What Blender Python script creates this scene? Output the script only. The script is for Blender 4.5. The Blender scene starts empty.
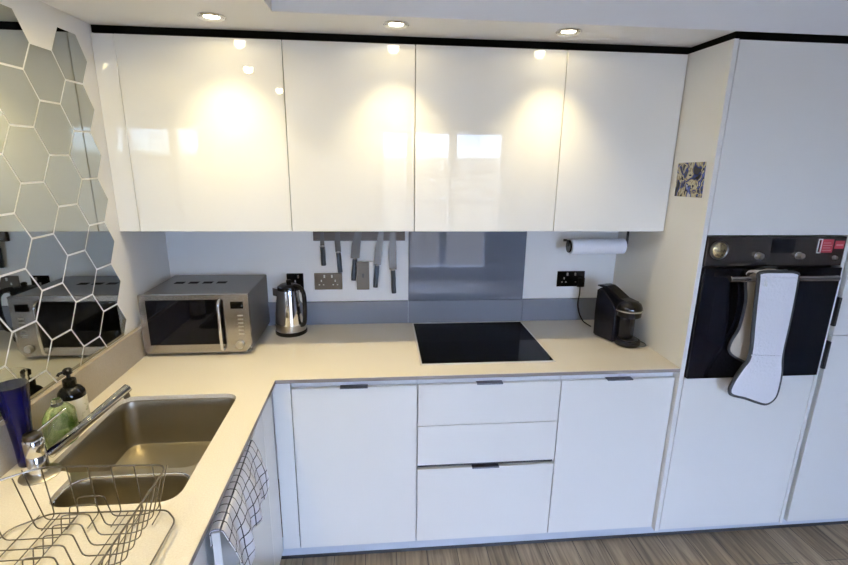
import bpy, bmesh, math, random
from mathutils import Vector, Matrix
from mathutils.geometry import tessellate_polygon
random.seed(7)
S = bpy.context.scene
C = S.collection

# ---------------------------------------------------------------- camera
CAM = (1.0282, -2.3687, 1.7315)
YAW, PITCH, ROLL, FPX = 0.0957, 0.2538, 0.0138, 472.8
fwd = Vector((math.sin(YAW)*math.cos(PITCH), math.cos(YAW)*math.cos(PITCH), -math.sin(PITCH)))
rgt = Vector((math.cos(YAW), -math.sin(YAW), 0)); upv = rgt.cross(fwd)
c, s = math.cos(ROLL), math.sin(ROLL)
r2 = c*rgt + s*upv; u2 = -s*rgt + c*upv
cam_data = bpy.data.cameras.new('camera'); cam = bpy.data.objects.new('camera', cam_data); C.objects.link(cam)
cam.matrix_world = Matrix(((r2.x, u2.x, -fwd.x, CAM[0]), (r2.y, u2.y, -fwd.y, CAM[1]), (r2.z, u2.z, -fwd.z, CAM[2]), (0, 0, 0, 1)))
cam_data.sensor_width = 36; cam_data.lens = 36*FPX/848; cam_data.clip_start = .05
S.camera = cam

# ---------------------------------------------------------------- world, light, exposure
S.view_settings.view_transform = 'Standard'; S.view_settings.look = 'None'
S.view_settings.gamma = 1; S.view_settings.use_curve_mapping = False
S.view_settings.exposure = 0.0
SKY, SPOT_W, GLOW = 100.0, 20.0, .065
WARM = (1.0, .83, .46)
w = bpy.data.worlds.new('sky'); S.world = w; w.use_nodes = True
nt = w.node_tree; nt.nodes.clear()
tc = nt.nodes.new('ShaderNodeTexCoord'); sx = nt.nodes.new('ShaderNodeSeparateXYZ')
cr = nt.nodes.new('ShaderNodeValToRGB'); bg = nt.nodes.new('ShaderNodeBackground'); wo = nt.nodes.new('ShaderNodeOutputWorld')
mr = nt.nodes.new('ShaderNodeMapRange'); mr.inputs[1].default_value = -1; mr.inputs[2].default_value = 1
nt.links.new(tc.outputs['Generated'], sx.inputs[0]); nt.links.new(sx.outputs[2], mr.inputs[0]); nt.links.new(mr.outputs[0], cr.inputs[0])
nt.links.new(cr.outputs[0], bg.inputs[0]); nt.links.new(bg.outputs[0], wo.inputs[0]); bg.inputs[1].default_value = SKY
e = cr.color_ramp.elements
e[0].position = 0; e[0].color = (.015, .015, .015, 1)
e[1].position = 1; e[1].color = (.40, .56, 1.0, 1)
for p, col in ((.485, (.022, .022, .023, 1)), (.503, (.03, .032, .035, 1)), (.508, (.26, .33, .42, 1)), (.53, (.24, .36, .62, 1)), (.565, (.20, .26, .36, 1)), (.60, (.55, .67, 1.0, 1))):
    q = e.new(p); q.color = col

def portal(name, loc, rot, sxz):
    l = bpy.data.lights.new(name, 'AREA'); l.shape = 'RECTANGLE'; l.size, l.size_y = sxz
    l.cycles.is_portal = True
    o = bpy.data.objects.new(name, l); o.location = loc; o.rotation_euler = rot; C.objects.link(o)
portal('daylight_portal', (1.85, -4.58, 1.10), (math.pi/2, 0, 0), (1.6, 2.0))
def spot(loc, power, size=98, col=WARM, blend=1.0, glow=None):
    if size < 170: spot(loc, power*(glow or GLOW), 176, col, .25)   # the wide weak part of the same lamp's beam
    l = bpy.data.lights.new('downlight_lamp', 'SPOT'); l.energy = power; l.color = col
    l.spot_size = math.radians(size); l.spot_blend = blend; l.shadow_soft_size = .022
    o = bpy.data.objects.new('downlight_lamp', l); o.location = loc; C.objects.link(o)
    return o

# ---------------------------------------------------------------- materials
def mat(name, col, rough=.5, metal=0, spec=.5, coat=0, trans=0, ior=1.45, emit=None, noise=None, bump=None, alpha=None):
    m = bpy.data.materials.new(name); m.use_nodes = True; n = m.node_tree; b = n.nodes['Principled BSDF']
    b.inputs['Base Color'].default_value = (*col, 1); b.inputs['Roughness'].default_value = rough
    b.inputs['Metallic'].default_value = metal; b.inputs['Specular IOR Level'].default_value = spec
    b.inputs['Coat Weight'].default_value = coat; b.inputs['Transmission Weight'].default_value = trans
    b.inputs['Coat Roughness'].default_value = .03
    b.inputs['IOR'].default_value = ior
    if emit: b.inputs['Emission Color'].default_value = (*emit[0], 1); b.inputs['Emission Strength'].default_value = emit[1]
    if noise or bump:
        tc = n.nodes.new('ShaderNodeTexCoord')
    if noise:   # (scale vector, colour2, low, high)
        mp = n.nodes.new('ShaderNodeMapping'); mp.inputs['Scale'].default_value = noise[0]
        nz = n.nodes.new('ShaderNodeTexNoise'); nz.inputs['Scale'].default_value = 1; nz.inputs['Detail'].default_value = 5
        rp = n.nodes.new('ShaderNodeValToRGB'); rp.color_ramp.elements[0].color = (*col, 1); rp.color_ramp.elements[1].color = (*noise[1], 1)
        rp.color_ramp.elements[0].position = noise[2]; rp.color_ramp.elements[1].position = noise[3]
        n.links.new(tc.outputs['Object'], mp.inputs[0]); n.links.new(mp.outputs[0], nz.inputs[0])
        n.links.new(nz.outputs[0], rp.inputs[0]); n.links.new(rp.outputs[0], b.inputs['Base Color'])
    if bump:    # (scale, strength, distance)
        nz = n.nodes.new('ShaderNodeTexNoise'); nz.inputs['Scale'].default_value = bump[0]; nz.inputs['Detail'].default_value = 3
        bp = n.nodes.new('ShaderNodeBump'); bp.inputs['Strength'].default_value = bump[1]; bp.inputs['Distance'].default_value = bump[2]
        n.links.new(tc.outputs['Object'], nz.inputs[0]); n.links.new(nz.outputs[0], bp.inputs['Height']); n.links.new(bp.outputs[0], b.inputs['Normal'])
    return m
M = {}
M['gloss'] = mat('white_gloss_lacquer', (.79, .785, .745), .015, spec=.6)
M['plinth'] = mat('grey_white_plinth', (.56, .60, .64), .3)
M['plinth_shade'] = mat('dark_plinth_shade', (.02, .02, .022), .6)  # near-black colour for the painted shade at the foot of the plinths
M['carcass'] = mat('white_carcass', (.74, .74, .73), .35)
M['wall'] = mat('white_wall_paint', (.78, .78, .77), .7, spec=.3, bump=(300, .05, .001))
M['greywall'] = mat('grey_room_paint', (.22, .22, .225), .8, spec=.2)
M['ceil'] = mat('ceiling_paint', (.80, .80, .79), .8, spec=.2)
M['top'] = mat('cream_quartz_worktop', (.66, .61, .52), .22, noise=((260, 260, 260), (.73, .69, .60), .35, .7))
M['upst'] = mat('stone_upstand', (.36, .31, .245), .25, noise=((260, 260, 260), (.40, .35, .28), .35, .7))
M['splash'] = mat('grey_glass', (.115, .125, .15), .03, spec=.7)
M['greyup'] = mat('grey_upstand', (.17, .18, .205), .12)
M['black'] = mat('black_shade_and_vent', (.002, .002, .002), .7, spec=.1)
M['mirror'] = mat('tinted_mirror', (.47, .49, .46), .02, metal=1)
M['grout'] = mat('tile_adhesive', (.70, .68, .62), .6)
M['steel'] = mat('brushed_steel', (.40, .37, .33), .25, metal=1, noise=((3, 300, 300), (.46, .43, .39), .3, .7))
M['sink'] = mat('sink_steel', (.40, .36, .28), .36, metal=1)
M['chrome'] = mat('chrome', (.72, .72, .72), .06, metal=1)
M['dsteel'] = mat('dark_steel', (.16, .15, .14), .28, metal=1)
M['wire'] = mat('wire_steel', (.17, .155, .14), .3, metal=1)
M['bglass'] = mat('black_glass', (.003, .003, .004), .04, spec=.22)
M['hobglass'] = mat('hob_glass', (.002, .002, .002), .05, spec=.05)
M['bplastic'] = mat('black_plastic', (.006, .006, .007), .2, spec=.35)
M['mblack'] = mat('matt_black', (.015, .015, .016), .5)
M['mwtop'] = mat('microwave_shell', (.17, .165, .16), .35, metal=.6)
M['tab'] = mat('anodised_tab', (.10, .10, .115), .35, metal=.8)
M['lens'] = mat('lamp_lens', (1, 1, 1), .3, emit=((1, .93, .8), 9))
M['satin'] = mat('satin_nickel', (.50, .46, .40), .3, metal=1)
M['wood'] = mat('dark_walnut', (.05, .032, .024), .5, noise=((20, 200, 200), (.09, .06, .04), .3, .7))
M['bronze'] = mat('brushed_bronze_steel', (.13, .11, .085), .3, metal=1)
M['blade'] = mat('knife_steel', (.11, .10, .09), .3, metal=1)
M['handle'] = mat('knife_handle', (.03, .04, .055), .3)
M['paper'] = mat('paper_towel', (.80, .83, .90), .9, spec=.1, bump=(220, .4, .002))
M['quilt'] = mat('white_quilted_cotton', (.74, .74, .77), .9, spec=.1, bump=(90, .8, .004))
M['bind'] = mat('charcoal_binding', (.03, .032, .035), .8)
M['lining'] = mat('beige_lining', (.42, .36, .28), .9)
M['gold'] = mat('antique_gold', (.52, .40, .20), .3, metal=1, noise=((90, 90, 90), (.10, .07, .04), .45, .62))
M['ovenp'] = mat('oven_steel_panel', (.085, .07, .058), .2, metal=.85)
M['red'] = mat('red_sticker', (.30, .02, .03), .5)
M['white'] = mat('white_plastic', (.78, .78, .76), .4)
M['label'] = mat('cream_label', (.74, .70, .55), .6, noise=((60, 60, 130), (.45, .45, .25), .58, .66))
M['blue'] = mat('cobalt_plastic', (.0012, .0016, .022), .12, spec=.3)
M['clear'] = mat('clear_plastic', (.96, .98, .97), .03, trans=1, ior=1.2)
M['green'] = mat('green_liquid', (.68, .76, .48), .06, trans=.75, ior=1.2, noise=((30, 30, 20), (.16, .32, .08), .45, .6))
M['wglass'] = mat('window_glass', (1, 1, 1), .0, trans=1, ior=1.0)
M['frame'] = mat('window_frame_white', (.72, .72, .72), .4)
M['gap'] = mat('shadow_gap', (.03, .03, .032), .7)

def floor_mat():
    m = bpy.data.materials.new('oak_planks'); m.use_nodes = True; n = m.node_tree; b = n.nodes['Principled BSDF']
    tc = n.nodes.new('ShaderNodeTexCoord'); mp = n.nodes.new('ShaderNodeMapping'); mp.inputs['Rotation'].default_value = (0, 0, math.pi/2); mp.inputs['Location'].default_value = (.43, .03, 0)
    br = n.nodes.new('ShaderNodeTexBrick'); br.offset = .37; br.offset_frequency = 3; br.inputs['Scale'].default_value = 1; br.inputs['Brick Width'].default_value = 1.2; br.inputs['Row Height'].default_value = .14
    br.inputs['Mortar Size'].default_value = .0015; br.inputs['Color1'].default_value = (.27, .20, .115, 1); br.inputs['Color2'].default_value = (.40, .305, .19, 1)
    br.inputs['Mortar'].default_value = (.05, .04, .03, 1); br.inputs['Bias'].default_value = 0
    n.links.new(tc.outputs['Object'], mp.inputs[0]); n.links.new(mp.outputs[0], br.inputs[0])
    mp2 = n.nodes.new('ShaderNodeMapping'); mp2.inputs['Scale'].default_value = (45, 3, 1)
    nz = n.nodes.new('ShaderNodeTexNoise'); nz.inputs['Scale'].default_value = 1; nz.inputs['Detail'].default_value = 6; nz.inputs['Distortion'].default_value = 1
    n.links.new(tc.outputs['Object'], mp2.inputs[0]); n.links.new(mp2.outputs[0], nz.inputs[0])
    rp = n.nodes.new('ShaderNodeValToRGB'); rp.color_ramp.elements[0].position = .3; rp.color_ramp.elements[0].color = (.45, .42, .40, 1)
    rp.color_ramp.elements[1].position = .7; rp.color_ramp.elements[1].color = (1.25, 1.22, 1.2, 1)
    mx = n.nodes.new('ShaderNodeMix'); mx.data_type = 'RGBA'; mx.blend_type = 'MULTIPLY'; mx.inputs[0].default_value = 1
    n.links.new(nz.outputs[0], rp.inputs[0]); n.links.new(br.outputs[0], mx.inputs[6]); n.links.new(rp.outputs[0], mx.inputs[7])
    n.links.new(mx.outputs[2], b.inputs['Base Color']); b.inputs['Roughness'].default_value = .45
    return m
M['floor'] = floor_mat()
def check_mat():
    m = bpy.data.materials.new('white_check_cotton'); m.use_nodes = True; n = m.node_tree; b = n.nodes['Principled BSDF']
    uv = n.nodes.new('ShaderNodeUVMap'); sp = n.nodes.new('ShaderNodeSeparateXYZ'); n.links.new(uv.outputs[0], sp.inputs[0])
    outs = []
    for k in (0, 1):
        a = n.nodes.new('ShaderNodeMath'); a.operation = 'MULTIPLY'; a.inputs[1].default_value = 1/.032
        f = n.nodes.new('ShaderNodeMath'); f.operation = 'FRACT'; l = n.nodes.new('ShaderNodeMath'); l.operation = 'LESS_THAN'; l.inputs[1].default_value = .11
        n.links.new(sp.outputs[k], a.inputs[0]); n.links.new(a.outputs[0], f.inputs[0]); n.links.new(f.outputs[0], l.inputs[0]); outs.append(l)
    mxm = n.nodes.new('ShaderNodeMath'); mxm.operation = 'MAXIMUM'; n.links.new(outs[0].outputs[0], mxm.inputs[0]); n.links.new(outs[1].outputs[0], mxm.inputs[1])
    mx = n.nodes.new('ShaderNodeMix'); mx.data_type = 'RGBA'; mx.inputs[6].default_value = (.74, .74, .78, 1); mx.inputs[7].default_value = (.03, .03, .045, 1)
    n.links.new(mxm.outputs[0], mx.inputs[0]); n.links.new(mx.outputs[2], b.inputs['Base Color']); b.inputs['Roughness'].default_value = .9
    return m
M['check'] = check_mat()
def magnet_mat():
    m = bpy.data.materials.new('printed_picture'); m.use_nodes = True; n = m.node_tree; b = n.nodes['Principled BSDF']
    tc = n.nodes.new('ShaderNodeTexCoord'); vo = n.nodes.new('ShaderNodeTexNoise'); vo.inputs['Scale'].default_value = 13; vo.inputs['Detail'].default_value = 3; vo.inputs['Distortion'].default_value = 1.5
    rp = n.nodes.new('ShaderNodeValToRGB'); rp.color_ramp.interpolation = 'CONSTANT'
    cs = [(0, (.01, .01, .02, 1)), (.4, (.03, .05, .20, 1)), (.46, (.30, .25, .15, 1)), (.50, (.50, .45, .32, 1)), (.55, (.02, .02, .04, 1)), (.60, (.08, .11, .35, 1)), (.66, (.6, .6, .6, 1))]
    rp.color_ramp.elements[0].color = cs[0][1]; rp.color_ramp.elements[1].position = .4; rp.color_ramp.elements[1].color = cs[1][1]
    for p, col in cs[2:]: rp.color_ramp.elements.new(p).color = col
    n.links.new(tc.outputs['Object'], vo.inputs[0]); n.links.new(vo.outputs[0], rp.inputs[0]); n.links.new(rp.outputs[0], b.inputs['Base Color']); b.inputs['Roughness'].default_value = .25
    return m
M['picture'] = magnet_mat()

# ---------------------------------------------------------------- mesh helpers
def box(bm, x0, x1, y0, y1, z0, z1, bev=0, rot=None, seg=2):
    r = bmesh.ops.create_cube(bm, size=1)
    vs = r['verts']
    bmesh.ops.scale(bm, vec=(abs(x1-x0), abs(y1-y0), abs(z1-z0)), verts=vs)
    if bev:
        es = list({e for v in vs for e in v.link_edges})
        rr = bmesh.ops.bevel(bm, geom=es, offset=bev, segments=seg, affect='EDGES', profile=.5)
        vs = list({v for f in rr['faces'] for v in f.verts} | {v for v in vs if v.is_valid})
    T = Matrix.Translation(((x0+x1)/2, (y0+y1)/2, (z0+z1)/2))
    if rot is not None: T = T @ rot
    bmesh.ops.transform(bm, matrix=T, verts=vs)
    return vs
def lathe(bm, prof, seg=32, at=(0, 0, 0), mtx=None, cap=True):
    rings = []
    T = Matrix.Translation(at) @ (mtx if mtx is not None else Matrix())
    for r, z in prof:
        rings.append([bm.verts.new(T @ Vector((r*math.cos(2*math.pi*k/seg), r*math.sin(2*math.pi*k/seg), z))) for k in range(seg)])
    for a, b in zip(rings, rings[1:]):
        for k in range(seg):
            bm.faces.new((a[k], a[(k+1) % seg], b[(k+1) % seg], b[k]))
    if cap:
        bm.faces.new(list(reversed(rings[0]))); bm.faces.new(rings[-1])
def cyl(bm, p0, p1, r, seg=20, r1=None, bev=0):
    p0, p1 = Vector(p0), Vector(p1); d = p1-p0; L = d.length
    q = d.to_track_quat('Z', 'Y').to_matrix().to_4x4(); r1 = r if r1 is None else r1
    prof = [(r, 0), (r1, L)] if not bev else [(r-bev, 0), (r, bev), (r1, L-bev), (r1-bev, L)]
    lathe(bm, prof, seg, p0, q)
def tube(bm, pts, r, seg=8, closed=False):
    pts = [Vector(p) for p in pts]; n = len(pts); rings = []
    up = Vector((.13, .31, .94)).normalized()
    for i, p in enumerate(pts):
        a = pts[(i-1) % n] if (closed or i > 0) else p; b = pts[(i+1) % n] if (closed or i < n-1) else p
        t = (b-a).normalized()
        x = up.cross(t)
        if x.length < .1: x = Vector((1, 0, 0)).cross(t)
        x.normalize(); y = t.cross(x)
        if rings:
            x = (x_prev - t*x_prev.dot(t)).normalized(); y = t.cross(x)
        x_prev = x
        rings.append([bm.verts.new(p + r*(x*math.cos(2*math.pi*k/seg) + y*math.sin(2*math.pi*k/seg))) for k in range(seg)])
    m = n if closed else n-1
    for i in range(m):
        a, b = rings[i], rings[(i+1) % n]
        off = 0
        if closed and i == n-1:
            off = min(range(seg), key=lambda o: (a[0].co-b[o].co).length)
        for k in range(seg):
            bm.faces.new((a[k], a[(k+1) % seg], b[(k+1+off) % seg], b[(k+off) % seg]))
    if not closed:
        bm.faces.new(list(reversed(rings[0]))); bm.faces.new(rings[-1])
def smooth_path(pts, n=5, closed=False):
    P = [Vector(p) for p in pts]; out = []; N = len(P)
    rng = range(N if closed else N-1)
    for i in rng:
        g = (lambda k: P[k % N]) if closed else (lambda k: P[max(0, min(N-1, k))])
        a, b, c_, d = g(i-1), g(i), g(i+1), g(i+2)
        for k in range(n):
            t = k/n
            out.append(.5*((2*b) + (c_-a)*t + (2*a-5*b+4*c_-d)*t*t + (3*b-a-3*c_+d)*t**3))
    if not closed: out.append(P[-1])
    return out
def fillet(pts, r, n=4):
    P = [Vector(p) for p in pts]; out = [P[0]]
    for i in range(1, len(P)-1):
        a, b, c_ = P[i-1], P[i], P[i+1]; u = (a-b); v = (c_-b); k = min(r, u.length*.45, v.length*.45)
        p, q = b+u.normalized()*k, b+v.normalized()*k
        for j in range(n+1):
            t = j/n; out.append((1-t)**2*p + 2*t*(1-t)*b + t*t*q)
    out.append(P[-1]); return out
def prism(bm, outer, z0, z1, holes=(), T=None):
    """polygon (xy) with holes extruded from z0 to z1; T maps (x,y,z)."""
    loops = [outer]+list(holes); T = T or (lambda x, y, z: (x, y, z))
    tri = tessellate_polygon([[Vector((p[0], p[1], 0)) for p in l] for l in loops])
    flat = [p for l in loops for p in l]
    lo = [bm.verts.new(T(p[0], p[1], z0)) for p in flat]; hi = [bm.verts.new(T(p[0], p[1], z1)) for p in flat]
    for t in tri:
        try:
            bm.faces.new([hi[i] for i in t]); bm.faces.new([lo[i] for i in reversed(t)])
        except ValueError: pass
    k = 0
    for l in loops:
        n = len(l)
        for i in range(n):
            j = (i+1) % n
            bm.faces.new((lo[k+i], lo[k+j], hi[k+j], hi[k+i]))
        k += n
    bmesh.ops.recalc_face_normals(bm, faces=bm.faces)
def rrect(x0, x1, y0, y1, r, n=6):
    out = []
    for cx, cy, a0 in ((x1-r, y1-r, 0), (x0+r, y1-r, 90), (x0+r, y0+r, 180), (x1-r, y0+r, 270)):
        for k in range(n+1):
            a = math.radians(a0+90*k/n); out.append((cx+r*math.cos(a), cy+r*math.sin(a)))
    return out
def obj(name, bm, m, parent=None, smooth=False, label=None):
    bmesh.ops.recalc_face_normals(bm, faces=bm.faces)
    me = bpy.data.meshes.new(name); bm.to_mesh(me); bm.free()
    me.materials.append(M[m] if isinstance(m, str) else m)
    o = bpy.data.objects.new(name, me); C.objects.link(o)
    if smooth:
        for p in me.polygons: p.use_smooth = True
        try: me.set_sharp_from_angle(angle=math.radians(40))
        except Exception: pass
    if parent:
        o.parent = parent
        if parent.type == 'EMPTY' or True:
            o.matrix_parent_inverse = parent.matrix_world_inv if hasattr(parent, 'matrix_world_inv') else wmat(parent).inverted()
    if label: o['label'] = label
    return o
def wmat(o):
    m = Matrix.LocRotScale(o.location, o.rotation_euler, o.scale)
    if o.parent: m = wmat(o.parent) @ o.matrix_parent_inverse @ m
    return m
def thing(name, label, cat, loc, group=None):
    o = bpy.data.objects.new(name, None); C.objects.link(o); o.location = loc; o.empty_display_size = .05
    o['label'] = label; o['category'] = cat
    if group: o['group'] = group
    return o
def tag(o, label, cat, group=None):
    o['label'] = label; o['category'] = cat
    if group: o['group'] = group
    return o
def struct(name, bm, m, label=None):
    o = obj(name, bm, m); o['kind'] = 'structure'
    if label: o['label'] = label
    return o
def nb(): return bmesh.new()
def bx(*a, **k):
    bm = nb(); box(bm, *a, **k); return bm

# ---------------------------------------------------------------- room shell
RX, RY, CZ, SZ, FZ = 4.4, -4.6, 2.45, 2.187, -.022
struct('floor', bx(-.1, RX+.1, RY-.1, .1, -.07, FZ), 'floor')
struct('ceiling', bx(-.1, RX+.1, RY-.1, .1, CZ, CZ+.05), 'ceil')
struct('wall_back', bx(-.1, RX+.1, 0, .1, FZ, CZ), 'wall')
struct('wall_left', bx(-.1, 0, RY, 0, FZ, CZ), 'wall')
WX0, WX1, WZ0, WZ1 = 1.05, 2.65, .10, 2.10
bm = nb()
box(bm, -.1, WX0, RY-.1, RY, FZ, CZ); box(bm, WX1, RX+.1, RY-.1, RY, FZ, CZ); box(bm, WX0, WX1, RY-.1, RY, WZ1, CZ); box(bm, WX0, WX1, RY-.1, RY, FZ, WZ0)
struct('wall_rear', bm, 'greywall')
bm = nb()
box(bm, RX, RX+.1, RY, 0, FZ, CZ)
struct('wall_right', bm, 'greywall')
def window_struct(name, boxes, glass):
    bm = nb()
    for b in boxes: box(bm, *b, bev=.004)
    f = struct(name, bm, 'frame')
    obj('pane', bx(*glass), 'wglass', f)
yr = RY
window_struct('window_1', [(WX0, WX0+.05, yr-.07, yr-.01, WZ0, WZ1), (WX1-.05, WX1, yr-.07, yr-.01, WZ0, WZ1), (WX0, WX1, yr-.07, yr-.01, WZ1-.05, WZ1), (WX0, WX1, yr-.07, yr-.01, WZ0, WZ0+.07),
    (1.38, 1.49, yr-.07, yr-.01, WZ0, WZ1), (1.92, 2.02, yr-.07, yr-.01, WZ0, WZ1), (WX0, WX1, yr-.07, yr-.01, 1.18, 1.24)], (WX0+.02, WX1-.02, yr-.045, yr-.039, WZ0+.02, WZ1-.02))
# dropped soffit (L shape) over the wall cabinets and the sink run
SX, SY = .69, -.64
bm = nb(); prism(bm, [(0, 0), (0, RY), (SX, RY), (SX, SY), (RX, SY), (RX, 0)], SZ, CZ)
struct('ceiling_soffit', bm, 'ceil')
# gap above the units filled solid, its shade painted black
bm = nb(); prism(bm, [(0, 0), (0, -.385), (2.292, -.385), (2.292, -.635), (3.56, -.635), (3.56, 0)], 2.162, SZ)
struct('gap_shade_1', bm, 'black')

# ---------------------------------------------------------------- downlights
def downlight(x, y, label, glow=None, group='round downlights in the lowered ceiling'):
    t = thing('downlight', label, 'light', (x, y, SZ), group)
    bm = nb(); lathe(bm, [(.026, 0), (.043, 0), (.045, -.004), (.041, -.008), (.026, -.004), (.026, 0)], 32, (x, y, SZ), cap=False)
    obj('bezel', bm, 'chrome', t, True)
    bm = nb(); lathe(bm, [(.0258, -.001), (.0258, -.003), (.018, -.0035)], 32, (x, y, SZ))
    obj('lens', bm, 'lens', t, True)
    spot((x, y-.002, SZ-.012), SPOT_W, glow=glow)
downlight(.478, -.562, 'leftmost round chrome downlight, above the first wide wall cabinet')
downlight(1.093, -.558, 'middle round chrome downlight of the row above the wall cabinets')
downlight(1.711, -.555, 'rightmost round chrome downlight, above the fourth cabinet seam')
downlight(.36, -1.15, 'round chrome downlight over the sink worktop, out beyond the ceiling corner', .60)
spot((.36, -1.95, SZ-.012), SPOT_W*1.15, glow=.60)

# ---------------------------------------------------------------- wall cabinets
ZB, ZT = 1.44, 2.157
bxs = [.079, .672, 1.173, 1.774, 2.277]
names = ['glossy white wall cabinet above the microwave', 'glossy white wall cabinet above the kettle and knives',
         'glossy white wall cabinet above the hob', 'glossy white wall cabinet above the paper towel roll']
for i in range(4):
    x0, x1 = bxs[i], bxs[i+1]
    t = thing('wall_cabinet', names[i], 'cabinet', ((x0+x1)/2, 0, ZB), 'handleless wall cabinets')
    obj('body', bx(x0+.001, x1-.001, -.378, -.001, ZB+.004, ZT), 'carcass', t)
    obj('door', bx(x0+.0015, x1-.0015, -.40, -.3795, ZB, ZT, bev=.0015), 'gloss', t)
tag(obj('filler_panel', bx(.001, .0785, -.398, -.378, ZB, ZT, bev=.001), 'gloss'), 'narrow white filler strip between mirror tiled wall and first wall cabinet', 'panel')

# ---------------------------------------------------------------- base cabinets, back run
DF, DB = -.63, -.611
def tab(x0, x1, z, parent, label=None):
    bm = nb(); box(bm, x0, x1, DF-.007, DB, z, z+.0035, bev=.001); box(bm, x0, x1, DF-.0085, DF-.006, z-.002, z+.0035, bev=.001)
    return obj('handle', bm, 'tab', parent, label=label)
def carc(x0, x1, t, z0=.085):
    bm = nb(); box(bm, x0, x1, -.61, -.05, z0, .8825); obj('body', bm, 'carcass', t)
t = thing('base_cabinet', 'white corner filler post between sink run and first base cupboard', 'cabinet', (.64, -.62, 0))
obj('filler_panel', bx(.602, .671, DF+.001, DB, .091, .8825), 'gloss', t)
obj('corner_post', bx(.602, .671, DB, -.45, .085, .8825), 'carcass', t)
t = thing('base_cabinet', 'white base cupboard left of the drawers, with one tall door', 'cabinet', (.92, -.3, 0))
carc(.673, 1.173, t); d = obj('door', bx(.675, 1.173, DF, DB, .091, .848, bev=.0015), 'gloss', t); tab(.865, .975, .8485, d)
t = thing('drawer_cabinet', 'white three drawer base cabinet under the black hob', 'cabinet', (1.476, -.3, 0))
carc(1.1755, 1.7755, t)
d = obj('drawer', bx(1.178, 1.774, DF, DB, .664, .848, bev=.0015), 'gloss', t); tab(1.418, 1.526, .8485, d)
obj('drawer', bx(1.178, 1.774, DF, DB, .476, .661, bev=.0015), 'gloss', t)
d = obj('drawer', bx(1.178, 1.774, DF, DB, .091, .4545, bev=.0015), 'gloss', t); tab(1.413, 1.531, .455, d)
obj('gap_shade', bx(1.178, 1.774, -.6125, -.6105, .455, .476), 'gap', t)  # dark strip painting in the shade of the gap between drawers
t = thing('base_cabinet', 'white base cupboard right of the drawers, under the coffee machine', 'cabinet', (2.03, -.3, 0))
carc(1.778, 2.277, t); d = obj('door', bx(1.778, 2.275, DF, DB, .091, .848, bev=.0015), 'gloss', t); tab(1.972, 2.084, .8485, d)
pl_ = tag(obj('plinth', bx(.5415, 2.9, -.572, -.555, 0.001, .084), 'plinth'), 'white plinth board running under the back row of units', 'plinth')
obj('shade_strip', bx(.5415, 2.9, -.568, -.557, FZ+.0005, 0), 'plinth_shade', pl_)  # added dark strip, painted shade between plinth and floor

# ---------------------------------------------------------------- base cabinets, sink run (front plane x = .60)
LX = .60
t = thing('sink_cabinet', 'white sink base cabinet along the left wall with checked towel over its slightly open door', 'cabinet', (.3, -1.2, 0))
bm = nb(); box(bm, .02, .578, -2.35, -2.33, .085, .8825); box(bm, .02, .578, -.67, -.65, .085, .8825); box(bm, .02, .578, -2.33, -.67, .085, .103)
box(bm, .02, .03, -2.33, -.67, .103, .60); box(bm, .555, .578, -2.33, -.67, .103, .8825)
obj('body', bm, 'carcass', t)
obj('filler_panel', bx(.580, LX, -.787, -.633, .091, .848, bev=.001), 'gloss', t)
AJ = math.radians(3.4)      # this door stands slightly ajar
AJM = Matrix.Translation((.582, -.790, 0)) @ Matrix.Rotation(AJ, 4, 'Z') @ Matrix.Translation((-.582, .790, 0))
bm = bx(.580, LX, -1.372, -.790, .091, .848, bev=.0015); bmesh.ops.transform(bm, matrix=AJM, verts=bm.verts); obj('door', bm, 'gloss', t, label='slightly open door')
obj('door', bx(.580, LX, -1.96, -1.376, .091, .848, bev=.0015), 'gloss', t)
obj('door', bx(.580, LX, -2.34, -1.964, .091, .848, bev=.0015), 'gloss', t)
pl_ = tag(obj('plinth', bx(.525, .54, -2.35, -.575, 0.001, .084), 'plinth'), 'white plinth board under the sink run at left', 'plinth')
obj('shade_strip', bx(.529, .540, -2.35, -.575, FZ+.0005, 0), 'plinth_shade', pl_)

# ---------------------------------------------------------------- worktop with sink cut-outs and hob
WT = .90
hole = fillet([Vector((p[0], p[1], 0)) for p in [(.314, -.748), (.112, -.748), (.112, -1.166), (.200, -1.172), (.200, -1.315), (.518, -1.315), (.516, -1.16), (.514, -.748), (.314, -.748)]], .055, 6)
hole = [(p.x, p.y) for p in hole][:-1]
bm = nb()
prism(bm, [(.001, -.001), (.001, -2.36), (.62, -2.36), (.62, -.65), (2.277, -.65), (2.277, -.001)], .884, WT, [hole])
wt = tag(obj('worktop', bm, 'top'), 'cream stone L shaped worktop with cut-outs for the sink', 'worktop')
bm = nb(); box(bm, .6202, 2.277, -.6515, -.6502, .8845, .8985); box(bm, .6202, .6215, -2.36, -.6502, .8845, .8985)
obj('edge_strip', bm, mat('dark_edge', (.20, .17, .145), .4), wt, label='thin dark brown front edge')
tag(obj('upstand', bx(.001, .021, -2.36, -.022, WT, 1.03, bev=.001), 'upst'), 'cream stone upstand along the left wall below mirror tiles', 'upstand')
tag(obj('upstand', bx(.022, 1.172, -.020, -.001, WT, 1.02, bev=.001), 'greyup'), 'grey upstand on back wall behind microwave and kettle', 'upstand')
tag(obj('upstand', bx(1.783, 2.276, -.020, -.001, WT, 1.02, bev=.001), 'greyup'), 'grey upstand on back wall behind the coffee machine', 'upstand')
t = thing('splashback', 'dark grey glossy splashback panel behind the hob', 'splashback', (1.478, -.01, WT))
obj('glass_panel', bx(1.1735, 1.7815, -.016, -.001, 1.0215, 1.46, bev=.001), 'splash', t)
obj('lower_strip', bx(1.1735, 1.7815, -.021, -.001, WT, 1.0205, bev=.001), 'greyup', t)

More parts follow.
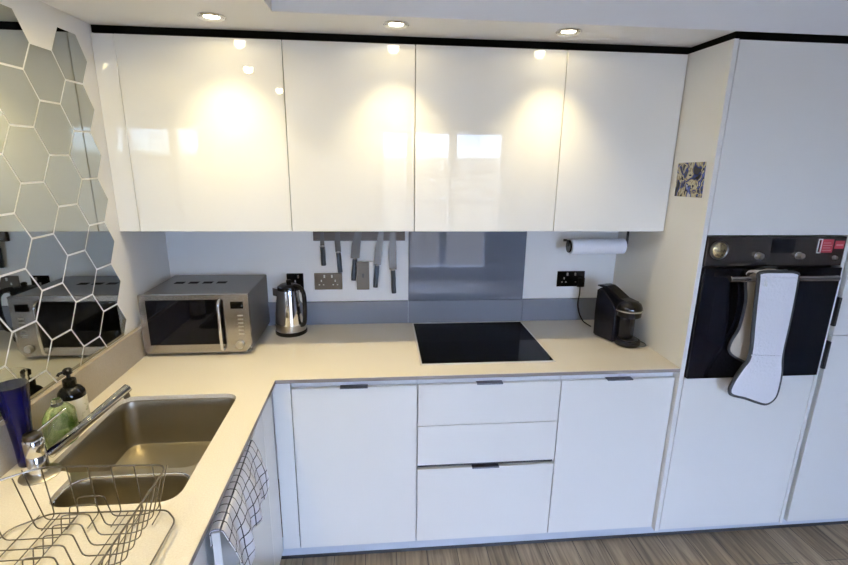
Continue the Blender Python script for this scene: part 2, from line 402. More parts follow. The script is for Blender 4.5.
def bowl(outline_fn, depth, name, parent):
    bm = nb(); rings = []
    for inset, z in ((-.001, -.0168), (.001, -.021), (.003, -.05), (.008, -depth+.022), (.014, -depth+.006), (.026, -depth)):
        rings.append([bm.verts.new((x, y, WT+z)) for x, y in outline_fn(inset)])
    for a, b in zip(rings, rings[1:]):
        n = len(a)
        for k in range(n): bm.faces.new((a[k], a[(k+1) % n], b[(k+1) % n], b[k]))
    bm.faces.new(rings[-1])
    o = obj(name, bm, 'sink', parent, True)
    o.modifiers.new('thick', 'SOLIDIFY').thickness = -.001
    return o
t = thing('kitchen_sink', 'stainless steel one and a half bowl sink set under the cream worktop', 'sink', (.33, -1.05, .7))
bm = nb(); prism(bm, [(.10, -.737), (.10, -1.327), (.53, -1.327), (.53, -.737)], WT-.0176, WT-.0164, [rrect(.113, .511, -1.154, -.749, .045), rrect(.201, .517, -1.314, -1.180, .055)])
obj('flange', bm, 'sink', t)
b1 = bowl(lambda i: rrect(.112+i, .512-i, -1.155+i, -.748-i, max(.045-i*.3, .02)), .19, 'large_bowl', t)
b2 = bowl(lambda i: rrect(.200+i, .518-i, -1.315+i, -1.182-i, max(.055-i*.5, .02)), .13, 'small_bowl', t)
for (x, y, z, p) in ((.31, -.95, WT-.19, b1), (.36, -1.25, WT-.13, b2)):
    bm = nb(); lathe(bm, [(.042, .001), (.040, .004), (.028, .002), (.010, -.001)], 28, (x, y, z)); obj('drain', bm, 'chrome', p, True)
bm = nb(); tube(bm, [(x, y, WT-.0150) for x, y in rrect(.2015, .5165, -1.3135, -1.1805, .0535)], .0026, 6, True)
obj('rim', bm, 'chrome', t, True)

t = thing('induction_hob', 'black glass induction hob with thin steel trim set in worktop', 'hob', (1.48, -.3, WT))
obj('glass_surface', bx(1.200, 1.768, -.545, -.045, WT+.0005, WT+.0055, bev=.0015), 'hobglass', t)
bm = nb(); prism(bm, [(1.193, -.552), (1.775, -.552), (1.775, -.038), (1.193, -.038)], WT+.0003, WT+.0045, [[(1.2, -.545), (1.2, -.045), (1.768, -.045), (1.768, -.545)]])
obj('steel_trim', bm, mat('hob_trim_steel', (.72, .70, .66), .5, metal=.6), t)

# ---------------------------------------------------------------- tall units at right
TX0, TX1, TF = 2.2795, 2.2985, -.65
XR = 2.90
t = thing('oven_housing', 'tall white housing unit around the built-in oven', 'cabinet', (2.6, -.3, 0))
obj('side_panel', bx(TX0, TX1, TF, -.001, 0.085, 2.160, bev=.001), 'gloss', t)
bm = nb(); box(bm, TX1+.001, XR, -.60, -.02, .085, .84); box(bm, TX1+.001, XR, -.60, -.02, 1.475, 2.157); box(bm, TX1+.001, XR, -.04, -.02, .84, 1.475)
obj('body', bm, 'carcass', t)
obj('lower_panel', bx(TX1+.003, XR-.002, TF, -.63, .091, .853, bev=.0015), 'gloss', t)
obj('upper_door', bx(TX1+.003, XR-.002, TF, -.63, 1.462, 2.157, bev=.0015), 'gloss', t)
obj('end_panel', bx(XR+.001, XR+.017, TF, -.001, 0.085, 2.157, bev=.001), 'gloss', t)
t = thing('fridge_housing', 'tall white fridge unit at the far right with black edge handles', 'cabinet', (3.24, -.3, 0))
FX = 2.940
obj('body', bx(2.922, 3.54, -.60, -.02, .085, 2.157), 'carcass', t)
d1 = obj('door', bx(FX, 3.54, TF, -.61, .091, 1.030, bev=.002), 'gloss', t)
d2 = obj('door', bx(FX, 3.54, TF, -.61, 1.034, 2.157, bev=.002), 'gloss', t)
for z0, z1, d in ((1.075, 1.20, d2), (.880, 1.005, d1)):
    obj('handle', bx(FX-.013, FX-.0005, TF-.004, -.612, z0, z1, bev=.001), 'mblack', d)
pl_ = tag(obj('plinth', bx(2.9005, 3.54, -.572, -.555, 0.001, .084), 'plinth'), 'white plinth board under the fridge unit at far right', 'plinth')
obj('shade_strip', bx(2.9005, 3.54, -.568, -.557, FZ+.0005, 0), 'plinth_shade', pl_)

# oven
t = thing('built_in_oven', 'black glass built-in oven with steel control panel and bar handle', 'oven', (2.6, -.65, .86))
OX0, OX1 = 2.303, 2.894
obj('oven_body', bx(OX0+.01, OX1-.01, -.625, -.05, .865, 1.455), 'dsteel', t)
obj('control_panel', bx(OX0, OX1, -.655, -.627, 1.338, 1.457, bev=.002), 'ovenp', t)
dr = obj('oven_door', bx(OX0, OX1, -.665, -.627, .858, 1.332, bev=.002), 'bglass', t)
obj('inner_window', bx(OX0+.055, OX1-.055, -.6662, -.664, .90, 1.265), M['bglass'], dr)
bm = nb(); cyl(bm, (2.382, -.705, 1.298), (2.842, -.705, 1.298), .0115, 16, bev=.001)
for x in (2.40, 2.824): cyl(bm, (x, -.664, 1.298), (x, -.705, 1.298), .006, 10)
obj('handle', bm, 'steel', t, True)
def knob(x, z, r, L, m, name='knob'):
    bm = nb(); lathe(bm, [(r*1.15, 0), (r*1.15, .003), (r, .004), (r*.92, L-.002), (r*.8, L)], 24, (x, -.6555, z), Matrix.Rotation(math.pi/2, 4, 'X')); return obj(name, bm, m, t, True)
knob(2.523, 1.381, .0125, .022, 'satin'); knob(2.697, 1.381, .0125, .022, 'satin'); knob(2.855, 1.372, .008, .012, 'satin')
obj('display', bx(2.575, 2.672, -.6568, -.6545, 1.392, 1.447), 'bglass', t)
bm = nb()
dl = thing('ornate_timer', 'round antique gold dial stuck on the left of the oven panel', 'timer', (2.352, -.6555, 1.405))
lathe(bm, [(.0375, 0), (.0375, .006), (.034, .010), (.030, .007)], 32, (2.352, -.656, 1.405), Matrix.Rotation(math.pi/2, 4, 'X')); obj('bezel', bm, 'dsteel', dl, True)
bm = nb(); lathe(bm, [(.0295, .004), (.0295, .008), (.02, .012), (.006, .014)], 32, (2.352, -.656, 1.405), Matrix.Rotation(math.pi/2, 4, 'X')); obj('face', bm, 'gold', dl, True)
lb = thing('warning_sticker', 'dark red warning sticker at the right end of the oven panel', 'sticker', (2.8, -.6555, 1.42))
obj('backing', bx(2.782, 2.838, -.6567, -.6553, 1.392, 1.446), 'red', lb)
bm = nb()
for b in ((2.770, 2.774), (2.784, 2.788)): box(bm, b[0], b[1], -.6577, -.6568, 1.390, 1.448)
box(bm, 2.770, 2.788, -.6577, -.6568, 1.444, 1.448); box(bm, 2.770, 2.788, -.6577, -.6568, 1.390, 1.394)
obj('white_outline', bm, 'white', lb)
bm = nb()
for k in range(4): box(bm, 2.794, 2.832-.006*(k % 2), -.6575, -.6568, 1.400+k*.010, 1.403+k*.010)
obj('printed_lines', bm, mat('pale_red_print', (.45, .20, .20), .6), lb)
lb = thing('warning_sticker', 'small dark red sticker at the far corner of oven panel', 'sticker', (2.865, -.6555, 1.42))
obj('backing', bx(2.846, 2.886, -.6567, -.6553, 1.408, 1.440), 'red', lb)
obj('printed_line', bx(2.851, 2.881, -.6575, -.6568, 1.420, 1.426), bpy.data.materials['pale_red_print'], lb)

# oven glove over the handle
def ray_y(px, py, Y):
    d = r2*((px-424)/FPX) + u2*(-(py-282.5)/FPX) + fwd
    k = (Y-CAM[1])/d.y; return (CAM[0]+d.x*k, CAM[2]+d.z*k)
gl = thing('oven_glove', 'white quilted double oven glove with charcoal edging hung over the oven handle', 'oven glove', (2.6, -.705, 1.3))
YF = -.737
band = [ray_y(*p, YF) for p in ((760, 273), (778, 272), (796, 273), (797, 281), (790, 318), (782, 354))]
pock = [ray_y(*p, YF) for p in ((782, 354), (781, 372), (778, 388), (774, 398), (766, 403.5), (757, 402), (744, 397.5), (732, 394.5), (729.5, 390), (734, 380), (742, 368), (750, 355))]
lft = [ray_y(*p, YF) for p in ((750, 355), (754, 318), (758, 281))]
outl = [(p.x, p.z) for p in smooth_path([(x, 0, z) for x, z in band+pock[1:]+lft[1:]], 4, True)]
def pad(outline, y, th, name, m, parent, bulge=.004):
    bm = nb(); cx = sum(p[0] for p in outline)/len(outline); cz = sum(p[1] for p in outline)/len(outline)
    prism(bm, outline, -th/2, th/2, T=lambda a, b, z: (a, y+z, b))
    o = obj(name, bm, m, parent, True); return o
f = pad(outl, YF, .012, 'front_pad', 'quilt', gl)
bm = nb(); tube(bm, [(x, YF, z) for x, z in outl], .0075, 8, True); obj('edging', bm, 'bind', f, True)
sm = [ray_y(*p, YF-.006) for p in ((751, 355), (781, 356))]
bm = nb(); tube(bm, [(sm[0][0], YF-.007, sm[0][1]), ((sm[0][0]+sm[1][0])/2, YF-.009, sm[0][1]-.004), (sm[1][0], YF-.007, sm[1][1])], .003, 6); obj('pocket_seam', bm, 'quilt', f, True)
# rounded top that rides over the bar
bm = nb(); prof = []
for k in range(13):
    a = math.pi*k/12; prof.append((-.705-.032*math.cos(a)*1.0, 1.306+.018*math.sin(a)))
x0, x1 = outl[0][0]+.004, ray_y(795, 274, YF)[0]
vs = [[bm.verts.new((x, y, z)) for (y, z) in prof] for x in (x0, (x0+x1)/2, x1)]
for a, b in zip(vs, vs[1:]):
    for k in range(12): bm.faces.new((a[k], a[k+1], b[k+1], b[k]))
o = obj('top_fold', bm, 'quilt', gl, True); md = o.modifiers.new('th', 'SOLIDIFY'); md.thickness = .009; md.offset = 1
back = [(x0-.002, 1.312), (x1-.01, 1.312), (x1-.02, 1.0), (x1-.04, .93), (x0+.03, .95), (x0-.022, .985), (x0-.022, 1.03), (x0+.002, 1.09), (x0+.008, 1.2)]
backs = [(p.x, p.z) for p in smooth_path([(x, 0, z) for x, z in back], 4, True)]
b_ = pad(backs, -.681, .010, 'back_pad', 'lining', gl)
bm = nb(); tube(bm, [(x, -.681, z) for x, z in backs], .006, 8, True); obj('edging', bm, 'bind', b_, True)
bm = nb(); tube(bm, smooth_path([(x0+.012, YF-.004, 1.318), (x0+.016, YF-.013, 1.31), (x0+.010, YF-.014, 1.292), (x0+.020, YF-.014, 1.280), (x0+.022, YF-.010, 1.30)], 4), .0022, 6); obj('hanging_loop', bm, 'white', f, True)

# picture magnet on the tall side panel
bm = nb(); box(bm, 2.2750, 2.2792, -.085, .085, -.068, .068, bev=.001)
bmesh.ops.translate(bm, vec=(-2.2770, 0, 0), verts=bm.verts)
mg = obj('picture_magnet', bm, 'picture'); mg.location = (2.2770, -.524, 1.668); mg.rotation_euler = (math.radians(-2), 0, 0)
tag(mg, 'small blue and brown picture magnet on the side of the tall unit', 'magnet')

# ---------------------------------------------------------------- hexagonal mirror tiles
A, H = .0962, .0803
def clip_z(poly, zmin):
    out = []
    for i in range(len(poly)):
        a, b = poly[i], poly[(i+1) % len(poly)]
        if a[1] >= zmin: out.append(a)
        if (a[1] >= zmin) != (b[1] >= zmin):
            t_ = (zmin-a[1])/(b[1]-a[1]); out.append((a[0]+t_*(b[0]-a[0]), zmin))
    return out
rown = ['topmost', 'second', 'third', 'fourth', 'fifth', 'sixth', 'seventh']
coln = ['first column from the cabinets', 'second column from the cabinets', 'third column from the cabinets', 'fourth column from the cabinets', 'fifth column from the cabinets']
wall_mirror_group = 'hexagonal mirror tiles on the left wall'
for cidx in range(6):
    cy = -.5395-.1447*cidx; row_k = 0
    for n in range(8):
        cz = (2.052 if cidx % 2 == 0 else 1.9717)-2*H*n
        if cidx >= 3 and cz > 2.0: continue
        g = .0030
        poly = [(cy+(A-g)*math.cos(math.radians(a)), cz+(H-g)/math.sin(math.radians(60))*math.sin(math.radians(a))) for a in range(0, 360, 60)]
        poly = clip_z(poly, 1.0315)
        if len(poly) < 3 or max(p[1] for p in poly) < 1.06: continue
        bm = nb(); prism(bm, poly, .0004, .0014, T=lambda a, b, z: (z, a, b))
        o = obj('mirror_tile', bm, 'mirror')
        cn = coln[cidx] if cidx < 5 else 'column at the photo\'s left edge'
        rn = rown[row_k] if min(p[1] for p in poly) > 1.035 else 'lowest'; row_k += 1
        tag(o, f'hexagonal mirror tile, {rn} one in the {cn}', 'mirror tile', wall_mirror_group)

# ---------------------------------------------------------------- microwave
t = thing('microwave', 'stainless steel microwave with black glass door in the left corner', 'microwave', (.25, -.2, WT))
X0, X1, Y0, Y1, Z0, Z1 = .030, .472, -.378, -.030, .918, 1.172
obj('casing', bx(X0+.003, X1-.003, Y0, Y1, Z0, Z1, bev=.004), 'mwtop', t)
bm = nb()
fo = [(X0, Z0+.016), (X0+.012, Z0-.002), (X1-.024, Z0-.002), (X1, Z0+.030), (X1, Z1+.002), (X0, Z1+.002)]
prism(bm, fo, Y0-.018, Y0-.0005, T=lambda a, b, z: (a, z, b)); obj('front_frame', bm, 'steel', t)
obj('door_window', bx(X0+.028, .368, Y0-.0215, Y0-.0185, Z0+.036, Z1-.020, bev=.001), 'bglass', t)
bm = nb(); tube(bm, fillet([(.357, Y0-.019, Z1-.018), (.357, Y0-.045, Z1-.028), (.357, Y0-.050, Z0+.11), (.357, Y0-.045, Z0+.020), (.357, Y0-.019, Z0+.012)], .02), .0065, 10); obj('handle', bm, 'chrome', t, True)
obj('display', bx(.398, .450, Y0-.0200, Y0-.0185, Z1-.060, Z1-.030), 'bglass', t)
bm = nb()
for k in range(6): box(bm, .424, .446, Y0-.0205, Y0-.0185, Z1-.094-k*.0165, Z1-.088-k*.0165, bev=.001)
obj('buttons', bm, 'satin', t)
bm = nb(); lathe(bm, [(.017, 0), (.017, .010), (.014, .014)], 24, (.425, Y0-.0185, Z0+.032), Matrix.Rotation(math.pi/2, 4, 'X')); obj('knob', bm, 'satin', t, True)
for k in range(4):
    x = .095+k*.062
    bm = nb(); box(bm, x, x+.042, -.20, -.165, Z1-.0005, Z1+.0008, bev=.0003); obj('vent', bm, 'black', t)
for x in (.07, .43):
    for y in (-.34, -.07):
        bm = nb(); lathe(bm, [(.014, WT), (.016, Z0)], 12, (x, y, 0)); obj('foot', bm, 'mblack', t)

# ---------------------------------------------------------------- kettle
kx, ky = .592, -.125
t = thing('kettle', 'polished chrome jug kettle with black handle right of the microwave', 'kettle', (kx, ky, WT))
bm = nb(); lathe(bm, [(.072, 0), (.076, .004), (.076, .016), (.070, .020)], 36, (kx, ky, WT)); obj('base', bm, 'bplastic', t, True)
bm = nb(); lathe(bm, [(.072, .0205), (.0735, .05), (.073, .056)], 40, (kx, ky, WT)); obj('lower_band', bm, 'satin', t, True)
bm = nb(); lathe(bm, [(.0725, .0565), (.070, .10), (.064, .16), (.058, .205), (.055, .222)], 40, (kx, ky, WT)); obj('jug', bm, 'chrome', t, True)
bm = nb(); lathe(bm, [(.056, .2225), (.054, .236), (.040, .246), (.015, .250)], 32, (kx, ky, WT)); ld = obj('lid', bm, 'bplastic', t, True)
bm = nb(); lathe(bm, [(.010, .249), (.013, .262), (.009, .268)], 16, (kx, ky, WT)); obj('lid_knob', bm, 'bplastic', ld, True)
bm = nb()
prism(bm, [(-.050, -.022), (-.078, 0), (-.050, .022)], .190, .228, T=lambda a, b, z: (kx+a, ky+b, WT+z)); obj('spout', bm, 'chrome', t)
dx, dy = .80, -.60
bm = nb(); tube(bm, smooth_path([(kx+dx*r_, ky+dy*r_, WT+z) for r_, z in ((.040, .243), (.070, .240), (.094, .218), (.100, .17), (.098, .11), (.090, .065), (.070, .052))], 5), .0105, 10)
obj('handle', bm, 'bplastic', t, True)

# ---------------------------------------------------------------- sockets and cooker switch
def socket(x0, x1, z0, z1, plate, label, n=2, sw='white', group=None, name='wall_socket'):
    t = thing(name, label, 'socket', ((x0+x1)/2, -.001, z0), group)
    obj('faceplate', bx(x0, x1, -.008, -.001, z0, z1, bev=.002), plate, t)
    W = (x1-x0)/n
    for k in range(n):
        cx = x0+W*(k+.5); h = z1-z0
        obj('switch', bx(cx+(.012 if k == 0 else -.020), cx+(.020 if k == 0 else -.012), -.012, -.0075, z1-.28*h, z1-.10*h, bev=.001), sw, t)
        bm = nb()
        zz = z0+.36*h
        box(bm, cx-.003, cx+.003, -.0088, -.0078, zz+.010, zz+.021)
        box(bm, cx-.014, cx-.007, -.0088, -.0078, zz-.008, zz-.002); box(bm, cx+.007, cx+.014, -.0088, -.0078, zz-.008, zz-.002)
        obj('pin_holes', bm, 'satin' if plate == 'bplastic' else 'white', t)
    return t
socket(.560, .643, 1.084, 1.170, 'bplastic', 'black single socket partly hidden behind the kettle', 1, 'satin')
socket(.697, .836, 1.084, 1.170, M['bronze'], 'brushed steel double socket below the knife rack', 2, 'white')
socket(1.966, 2.116, 1.086, 1.170, 'bplastic', 'black double socket with a plug, left of the coffee machine', 2, 'satin')
t = thing('cooker_switch', 'upright steel cooker switch on a white box among the hanging knives', 'switch', (.95, -.001, 1.09))
obj('back_box', bx(.913, .992, -.028, -.001, 1.090, 1.232, bev=.002), 'white', t)
obj('faceplate', bx(.911, .974, -.032, -.0285, 1.088, 1.234, bev=.0015), 'bronze', t)
obj('rocker', bx(.938, .948, -.036, -.0315, 1.152, 1.172, bev=.001), 'mblack', t)
t = thing('power_plug', 'black plug and cable in the socket by the coffee machine', 'plug', (2.09, -.02, 1.1))
obj('plug_body', bx(2.068, 2.108, -.036, -.0095, 1.088, 1.140, bev=.005), 'bplastic', t)
bm = nb(); tube(bm, smooth_path([(2.088, -.025, 1.090), (2.088, -.028, 1.05), (2.082, -.032, 1.0), (2.088, -.045, .95), (2.10, -.07, .915), (2.11, -.10, .906), (2.115, -.14, .906)], 5), .0035, 8); obj('cable', bm, 'bplastic', t, True)

# ---------------------------------------------------------------- knife rack and knives
t = tag(obj('knife_rack', bx(.702, 1.155, -.020, -.001, 1.337, 1.390, bev=.002), 'wood'), 'dark walnut magnetic knife rack on the white wall under the cabinet', 'knife rack')
def knife(x, ztop, zh, zend, wb, lean, label, m='blade', taper=.5):
    t = thing('kitchen_knife', label, 'knife', (x, -.024, zend), 'knives on the magnetic rack')
    def T(a, b, z):
        dz = b-zend; return (x+a+lean*dz, -.0225+z, b)
    L = ztop-zh
    pts = [(-wb*.5, zh), (wb*.5, zh), (wb*.5, zh+L*.75), (wb*.3, ztop-.01), (wb*.45-wb*taper, ztop), (-wb*.5, zh+L*.4)]
    bm = nb(); prism(bm, pts, -.001, .001, T=T); b = obj('blade', bm, m, t)
    bm = nb(); cyl(bm, T(0, zh-.008, -.001), T(0, zh+.004, -.001), .0085, 12); obj('bolster', bm, 'satin', t, True)
    bm = nb(); pth = [T(0, zh-.004, 0), T(.001, zh-(zh-zend)*.35, 0), T(0, zh-(zh-zend)*.7, 0), T(.001, zend, 0)]
    tube(bm, smooth_path(pth, 4), .012, 12); obj('handle', bm, 'handle', t, True)
knife(.748, 1.400, 1.312, 1.214, .020, -.02, 'smallest paring knife, first on the rack from the kettle side')
knife(.828, 1.415, 1.282, 1.178, .028, -.05, 'small kitchen knife hanging second on the rack, above the steel double socket')
knife(.893, 1.425, 1.250, 1.136, .044, .10, 'broad bladed knife hanging just left of the cooker switch')
knife(1.003, 1.425, 1.215, 1.098, .036, .10, 'dark bladed knife hanging tilted just right of the cooker switch', 'dsteel')
knife(1.098, 1.425, 1.190, 1.066, .038, -.03, 'longest chef knife, last on the rack beside the grey splashback')

# ---------------------------------------------------------------- paper towel
t = thing('towel_holder', 'black and steel paper towel holder fixed below the wall cabinet', 'holder', (2.1, -.14, 1.44))
RYy, RZ = -.150, 1.330
bm = nb(); tube(bm, fillet([(1.925, RYy, RZ+.030), (1.943, RYy, RZ+.030), (1.952, RYy, RZ+.010), (1.952, RYy, RZ), (2.250, RYy, RZ)], .008), .006, 8)
tube(bm, [(2.250, RYy, RZ-.002), (2.250, RYy, 1.436)], .006, 8); tube(bm, [(1.995, RYy+.01, 1.408), (2.250, RYy+.01, 1.408)], .006, 8); tube(bm, [(2.0, RYy+.01, 1.408), (2.0, RYy+.01, 1.436)], .005, 8)
obj('frame', bm, 'mblack', t, True)
obj('mounting_plate', bx(1.985, 2.262, RYy-.018, RYy+.03, 1.4345, 1.4398, bev=.001), 'dsteel', t)
bm = nb(); lathe(bm, [(.0075, -.147), (.018, -.147), (.018, .129), (.0075, .129), (.0075, -.147)], 32, (2.106, RYy, RZ), Matrix.Rotation(math.pi/2, 4, 'Y'), cap=False)
pr_ = thing('paper_towel_roll', 'white paper towel roll on the holder under the right wall cabinet', 'paper towel', (2.106, RYy, RZ-.038))
obj('cardboard_core', bm, 'lining', pr_, True)
bm = nb(); lathe(bm, [(.0185, -.145), (.0375, -.145), (.038, -.143), (.038, .125), (.0375, .127), (.0185, .127), (.0185, -.145)], 40, (2.106, RYy, RZ), Matrix.Rotation(math.pi/2, 4, 'Y'), cap=False)
obj('paper', bm, 'paper', pr_, True)
bm = nb(); lathe(bm, [(.010, -.156), (.030, -.156), (.032, -.154), (.032, -.149), (.010, -.148)], 28, (2.106, RYy, RZ), Matrix.Rotation(math.pi/2, 4, 'Y')); obj('end_disc', bm, 'bplastic', t, True)

# ---------------------------------------------------------------- coffee machine
cxy = Vector((2.158, -.315)); ang = math.radians(22)
t = thing('coffee_machine', 'small black capsule coffee machine in the right corner of the worktop', 'coffee machine', (cxy.x, cxy.y, WT))
ca, sa = math.cos(ang), math.sin(ang)
def CT(a, b, z): z = z*.965; return (cxy.x+a*ca-b*sa, cxy.y+a*sa+b*ca, WT+z)   # a across, b: -front / +back
def side_profile(bm, prof, hw):
    prism(bm, prof, -hw, hw, T=lambda p, q, z: CT(z, p, q))
bm = nb()
side_profile(bm, [(.095, .004), (-.030, .004), (-.030, .165), (-.020, .185), (-.005, .20), (.03, .232), (.055, .252), (.080, .255), (.098, .240), (.100, .12)], .052)
bmesh.ops.bevel(bm, geom=[e_ for e_ in bm.edges if len(e_.link_faces) == 2 and e_.calc_face_angle(0) > 1.2], offset=.008, segments=3, affect='EDGES')
obj('body', bm, 'bplastic', t, True)
bm = nb()   # rounded brewing head at the front
T_ = Matrix.Translation(CT(0, -.058, .145)) 
lathe(bm, [(.052, 0), (.056, .004), (.058, .030), (.058, .045), (.050, .062), (.030, .074)], 32, (0, 0, 0), T_); obj('brew_head', bm, 'bplastic', t, True)
bm = nb(); pts = []
for k in range(25):
    a = math.radians(-200+k*220/24-0); pts.append(CT(.0595*math.cos(a), -.058+.0595*math.sin(a), .178+.010*math.cos(a)*0 + .012*math.sin(-a)*-1*0))
tube(bm, pts, .0045, 8); obj('chrome_ring', bm, 'chrome', t, True)
bm = nb(); side_profile(bm, [(.085, .2545), (.06, .2535), (.035, .240), (-.03, .214), (-.075, .212), (-.085, .219), (-.03, .226), (.03, .256), (.06, .268), (.088, .268), (.112, .262), (.112, .256)], .030)
obj('lever', bm, 'bplastic', t)
bm = nb(); box(bm, -.03, .03, -.012, .012, -.02, .02, bev=.003); bmesh.ops.transform(bm, matrix=Matrix.Translation(CT(0, -.048, .125)) @ Matrix.Rotation(ang, 4, 'Z'), verts=bm.verts); obj('spout', bm, 'mblack', t)
bm = nb(); lathe(bm, [(.050, .002), (.056, .006), (.056, .028), (.050, .032)], 32, CT(0, -.070, 0)); obj('drip_tray', bm, 'bplastic', t, True)
bm = nb(); lathe(bm, [(.046, .0325), (.046, .035)], 28, CT(0, -.070, 0)); obj('drip_grid', bm, 'dsteel', t, True)
bm = nb(); tube(bm, [CT(.045+.036*math.cos(k*math.pi/12), -.085+.045*math.sin(k*math.pi/12), .006) for k in range(24)], .003, 6, True); obj('cup_ring', bm, 'dsteel', t, True)
bm = nb(); lathe(bm, [(.034, .0355), (.037, .045), (.037, .136)], 28, CT(.0, -.052, 0), cap=True); obj('capsule_bin', bm, 'bplastic', t, True)

# ---------------------------------------------------------------- tap
tx, ty = .115, -1.18
t = thing('mixer_tap', 'chrome mixer tap with long straight spout beside the sink', 'tap', (tx, ty, WT))
bm = nb(); lathe(bm, [(.046, 0), (.047, .003), (.040, .007), (.026, .010)], 36, (tx, ty, WT)); obj('base_ring', bm, 'satin', t, True)
bm = nb(); lathe(bm, [(.0235, .010), (.0235, .058), (.022, .060), (.022, .063), (.0235, .065), (.0235, .105), (.020, .110)], 32, (tx, ty, WT)); obj('body', bm, 'chrome', t, True)
p0, p1 = Vector((.130, -1.160, .944)), Vector((.262, -.975, 1.050))
d = (p1-p0); L = d.length
bm = nb(); box(bm, -.013, .013, -.009, .009, 0, L, bev=.0035); q = d.to_track_quat('Z', 'Y').to_matrix().to_4x4()
bmesh.ops.translate(bm, vec=(0, 0, 0), verts=bm.verts); bmesh.ops.transform(bm, matrix=Matrix.Translation(p0) @ q, verts=bm.verts)
sp = obj('spout', bm, 'chrome', t, True)
bm = nb(); cyl(bm, p1-d.normalized()*.016+Vector((0, 0, -.004)), p1-d.normalized()*.016+Vector((.003, .003, -.024)), .0095, 16); obj('aerator', bm, 'dsteel', sp, True)
bm = nb(); lathe(bm, [(.020, .111), (.021, .113), (.019, .124), (.010, .128)], 24, (tx, ty, WT)); obj('cap', bm, 'dsteel', t, True)
bm = nb(); cyl(bm, (tx+.006, ty+.008, WT+.122), (.168, -1.118, 1.060), .0042, 12, r1=.003); obj('lever', bm, 'chrome', t, True)

# ---------------------------------------------------------------- bottles
bx_, by_ = .061, -.925
t = thing('pump_bottle', 'black pump soap bottle with cream label by the upstand', 'bottle', (bx_, by_, WT))
bm = nb(); lathe(bm, [(.036, .001), (.0375, .004), (.0375, .105), (.036, .115), (.028, .127), (.017, .135)], 36, (bx_, by_, WT)); obj('bottle_body', bm, 'bplastic', t, True)
bm = nb(); lathe(bm, [(.0379, .024), (.0381, .025), (.0381, .098), (.0379, .099)], 36, (bx_, by_, WT), cap=False); obj('label', bm, 'label', t, True, label='cream label with green print')
bm = nb(); lathe(bm, [(.0175, .135), (.0185, .137), (.0185, .155), (.014, .158), (.006, .159), (.006, .174), (.012, .175), (.013, .188), (.009, .192)], 24, (bx_, by_, WT)); 
tube(bm, [(bx_, by_, WT+.184), (bx_-.012, by_-.022, WT+.184), (bx_-.014, by_-.027, WT+.178)], .0045, 8); obj('pump', bm, 'bplastic', t, True)
gx, gy = .080, -1.022
t = thing('washing_up_bottle', 'squat clear bottle of green washing up liquid behind the tap', 'bottle', (gx, gy, WT))
def ell(z, a, b, gx=gx, gy=gy, n=32): return [(gx+a*math.cos(2*math.pi*k/n), gy+b*math.sin(2*math.pi*k/n), WT+z) for k in range(n)]
def loft(rings):
    bm = nb(); R_ = [[bm.verts.new(p) for p in r] for r in rings]
    for a, b in zip(R_, R_[1:]):
        n = len(a)
        for k in range(n): bm.faces.new((a[k], a[(k+1) % n], b[(k+1) % n], b[k]))
    bm.faces.new(list(reversed(R_[0]))); bm.faces.new(R_[-1]); return bm
obj('bottle_body', loft([ell(.001, .032, .050), ell(.006, .035, .054), ell(.05, .036, .055), ell(.092, .034, .051), ell(.110, .026, .036), ell(.120, .014, .016)]), 'green', t, True)
obj('cap', loft([ell(.1205, .015, .015), ell(.136, .014, .014), ell(.140, .010, .010)]), 'clear', t, True)
ux, uy = .050, -1.128
t = thing('blue_tumbler', 'tall tapering cobalt blue container with clear rim left of the tap', 'container', (ux, uy, WT))
bm = nb(); lathe(bm, [(.020, .001), (.0215, .004), (.0225, .06), (.027, .13), (.036, .215), (.038, .240)], 36, (ux, uy, WT)); obj('container_body', bm, 'blue', t, True)
bm = nb(); lathe(bm, [(.0381, .2405), (.039, .272), (.0375, .272), (.0366, .2405), (.0381, .2405)], 36, (ux, uy, WT), cap=False); obj('clear_rim', bm, 'clear', t, True)

# ---------------------------------------------------------------- dish rack
t = thing('dish_rack', 'steel wire dish drying rack on the worktop at bottom left', 'dish rack', (.37, -1.55, WT))
WR = .0014; ZB_, ZR = .914, 1.045; XL, XRr, YBk, YFr = .172, .538, -1.372, -1.80
bm = nb(); rim = [(XL, YFr, ZR), (XL, YBk-.05, ZR), (XL+.085, YBk+.012, ZR), (XRr, YBk, ZR), (XRr, YFr, ZR)]
tube(bm, fillet([Vector(p) for p in rim], .03, 5), .0021, 8)
obj('top_rim', bm, 'wire', t, True)
bm = nb(); by0 = -1.345
frm = [(.175, YFr, .908), (.185, by0-.045, .908), (.245, by0, .908), (.512, by0-.008, .908), (.546, by0-.045, .908), (.546, YFr, .908)]
tube(bm, fillet([Vector(p) for p in frm], .015, 4), .0019, 8)
obj('base_frame', bm, 'wire', t, True)
for k in range(15):
    y = -1.372-.029*k
    h = .054
    lft_ = XL+.002 if k > 1 else XL+.05
    P_ = [(lft_, y+.004, ZR), (lft_+.030, y, ZB_), (.322, y, ZB_), (.330, y, ZB_+h), (.342, y, ZB_+h+.003), (.378, y, ZB_+h+.003), (.388, y, ZB_+h), (.400, y, ZB_), (.470, y, ZB_), (.502, y, ZB_+.012), (XRr-.002, y, ZR)]
    bm = nb(); tube(bm, fillet([Vector(p) for p in P_], .012, 3), WR, 6); obj('cross_wire', bm, 'wire', t, True)
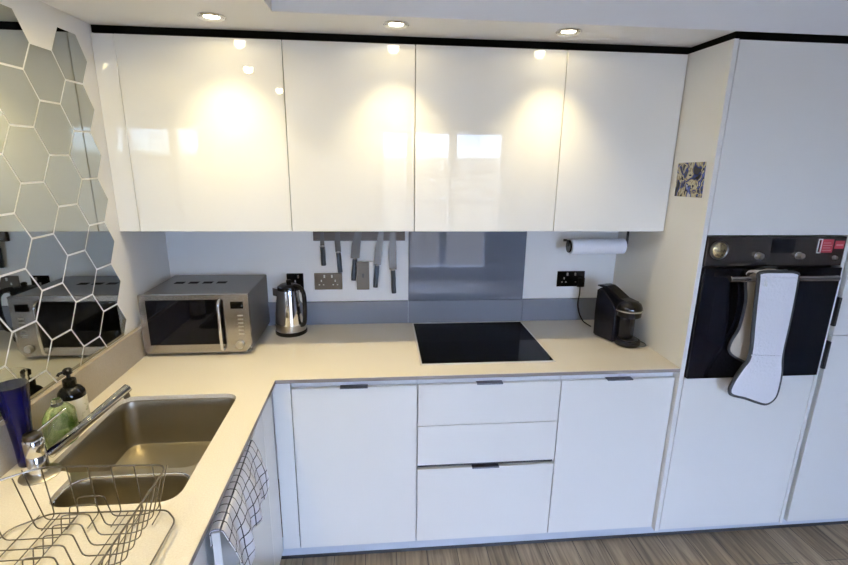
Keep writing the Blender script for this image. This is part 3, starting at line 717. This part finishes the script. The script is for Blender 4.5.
for x in (.225, .270, .312, .425, .455):
    bm = nb(); tube(bm, [(x, -1.352, ZB_-.004), (x, YFr, ZB_-.004)], WR, 6); obj('long_wire', bm, 'wire', t, True)
for x in (.262, .315, .36, .41, .46, .50):
    bm = nb(); tube(bm, fillet([Vector(p) for p in ((x, YBk+.006, ZR), (x, YBk+.016, ZB_-.002), (x, YBk-.03, ZB_-.004))], .01, 3), WR, 6); obj('back_wire', bm, 'wire', t, True)
# ---------------------------------------------------------------- checked tea towel over the sink cupboard door
bm = nb(); uvl = bm.loops.layers.uv.new('UVMap')
ny, prof = 56, []
path = [(.5765, .800), (.5765, .845), (.580, .8515), (.600, .8525), (.6045, .846)]
ds = [0]
NV = 34
def tw(u, v):
    # u 0..1 along y (far->near), v metres along the cloth
    y = -.985-.385*u
    back, topw = .045, .030
    if v < back: x, z = .5772, .806+v
    elif v < back+topw:
        k = (v-back)/topw; x = .5772+.0275*k; z = .8505+.004*math.sin(math.pi*k)
    else:
        f = v-back-topw
        amp = .012*min(1, f/.10)
        x = .606+amp*(1+math.sin(u*20+.6*math.sin(v*12)))*.8+.25*amp*(1+math.sin(u*47+v*30))+.006*min(1, f/.05)+.010*min(1, f/.15)
        z = .848-f
        y += .03*math.sin(u*6)*f
    return x, y, z
Vg, UVs = [], []
for i in range(ny+1):
    u = i/ny; drop = .155+.05*u+.012*math.sin(u*9)
    tot = .075+drop; row = []
    for j in range(NV+1):
        v = tot*j/NV; row.append((bm.verts.new(tw(u, v)), (u*.42, v*.95)))
    Vg.append(row)
for i in range(ny):
    for j in range(NV):
        q_ = (Vg[i][j], Vg[i+1][j], Vg[i+1][j+1], Vg[i][j+1])
        f_ = bm.faces.new([a[0] for a in q_])
        for lp, a in zip(f_.loops, q_): lp[uvl].uv = a[1]
bmesh.ops.transform(bm, matrix=AJM, verts=bm.verts)
o = obj('tea_towel', bm, 'check', None, True); o.modifiers.new('th', 'SOLIDIFY').thickness = .0022; o.modifiers['th'].offset = 1
tag(o, 'white tea towel with thin dark check draped over the sink cupboard door', 'tea towel')
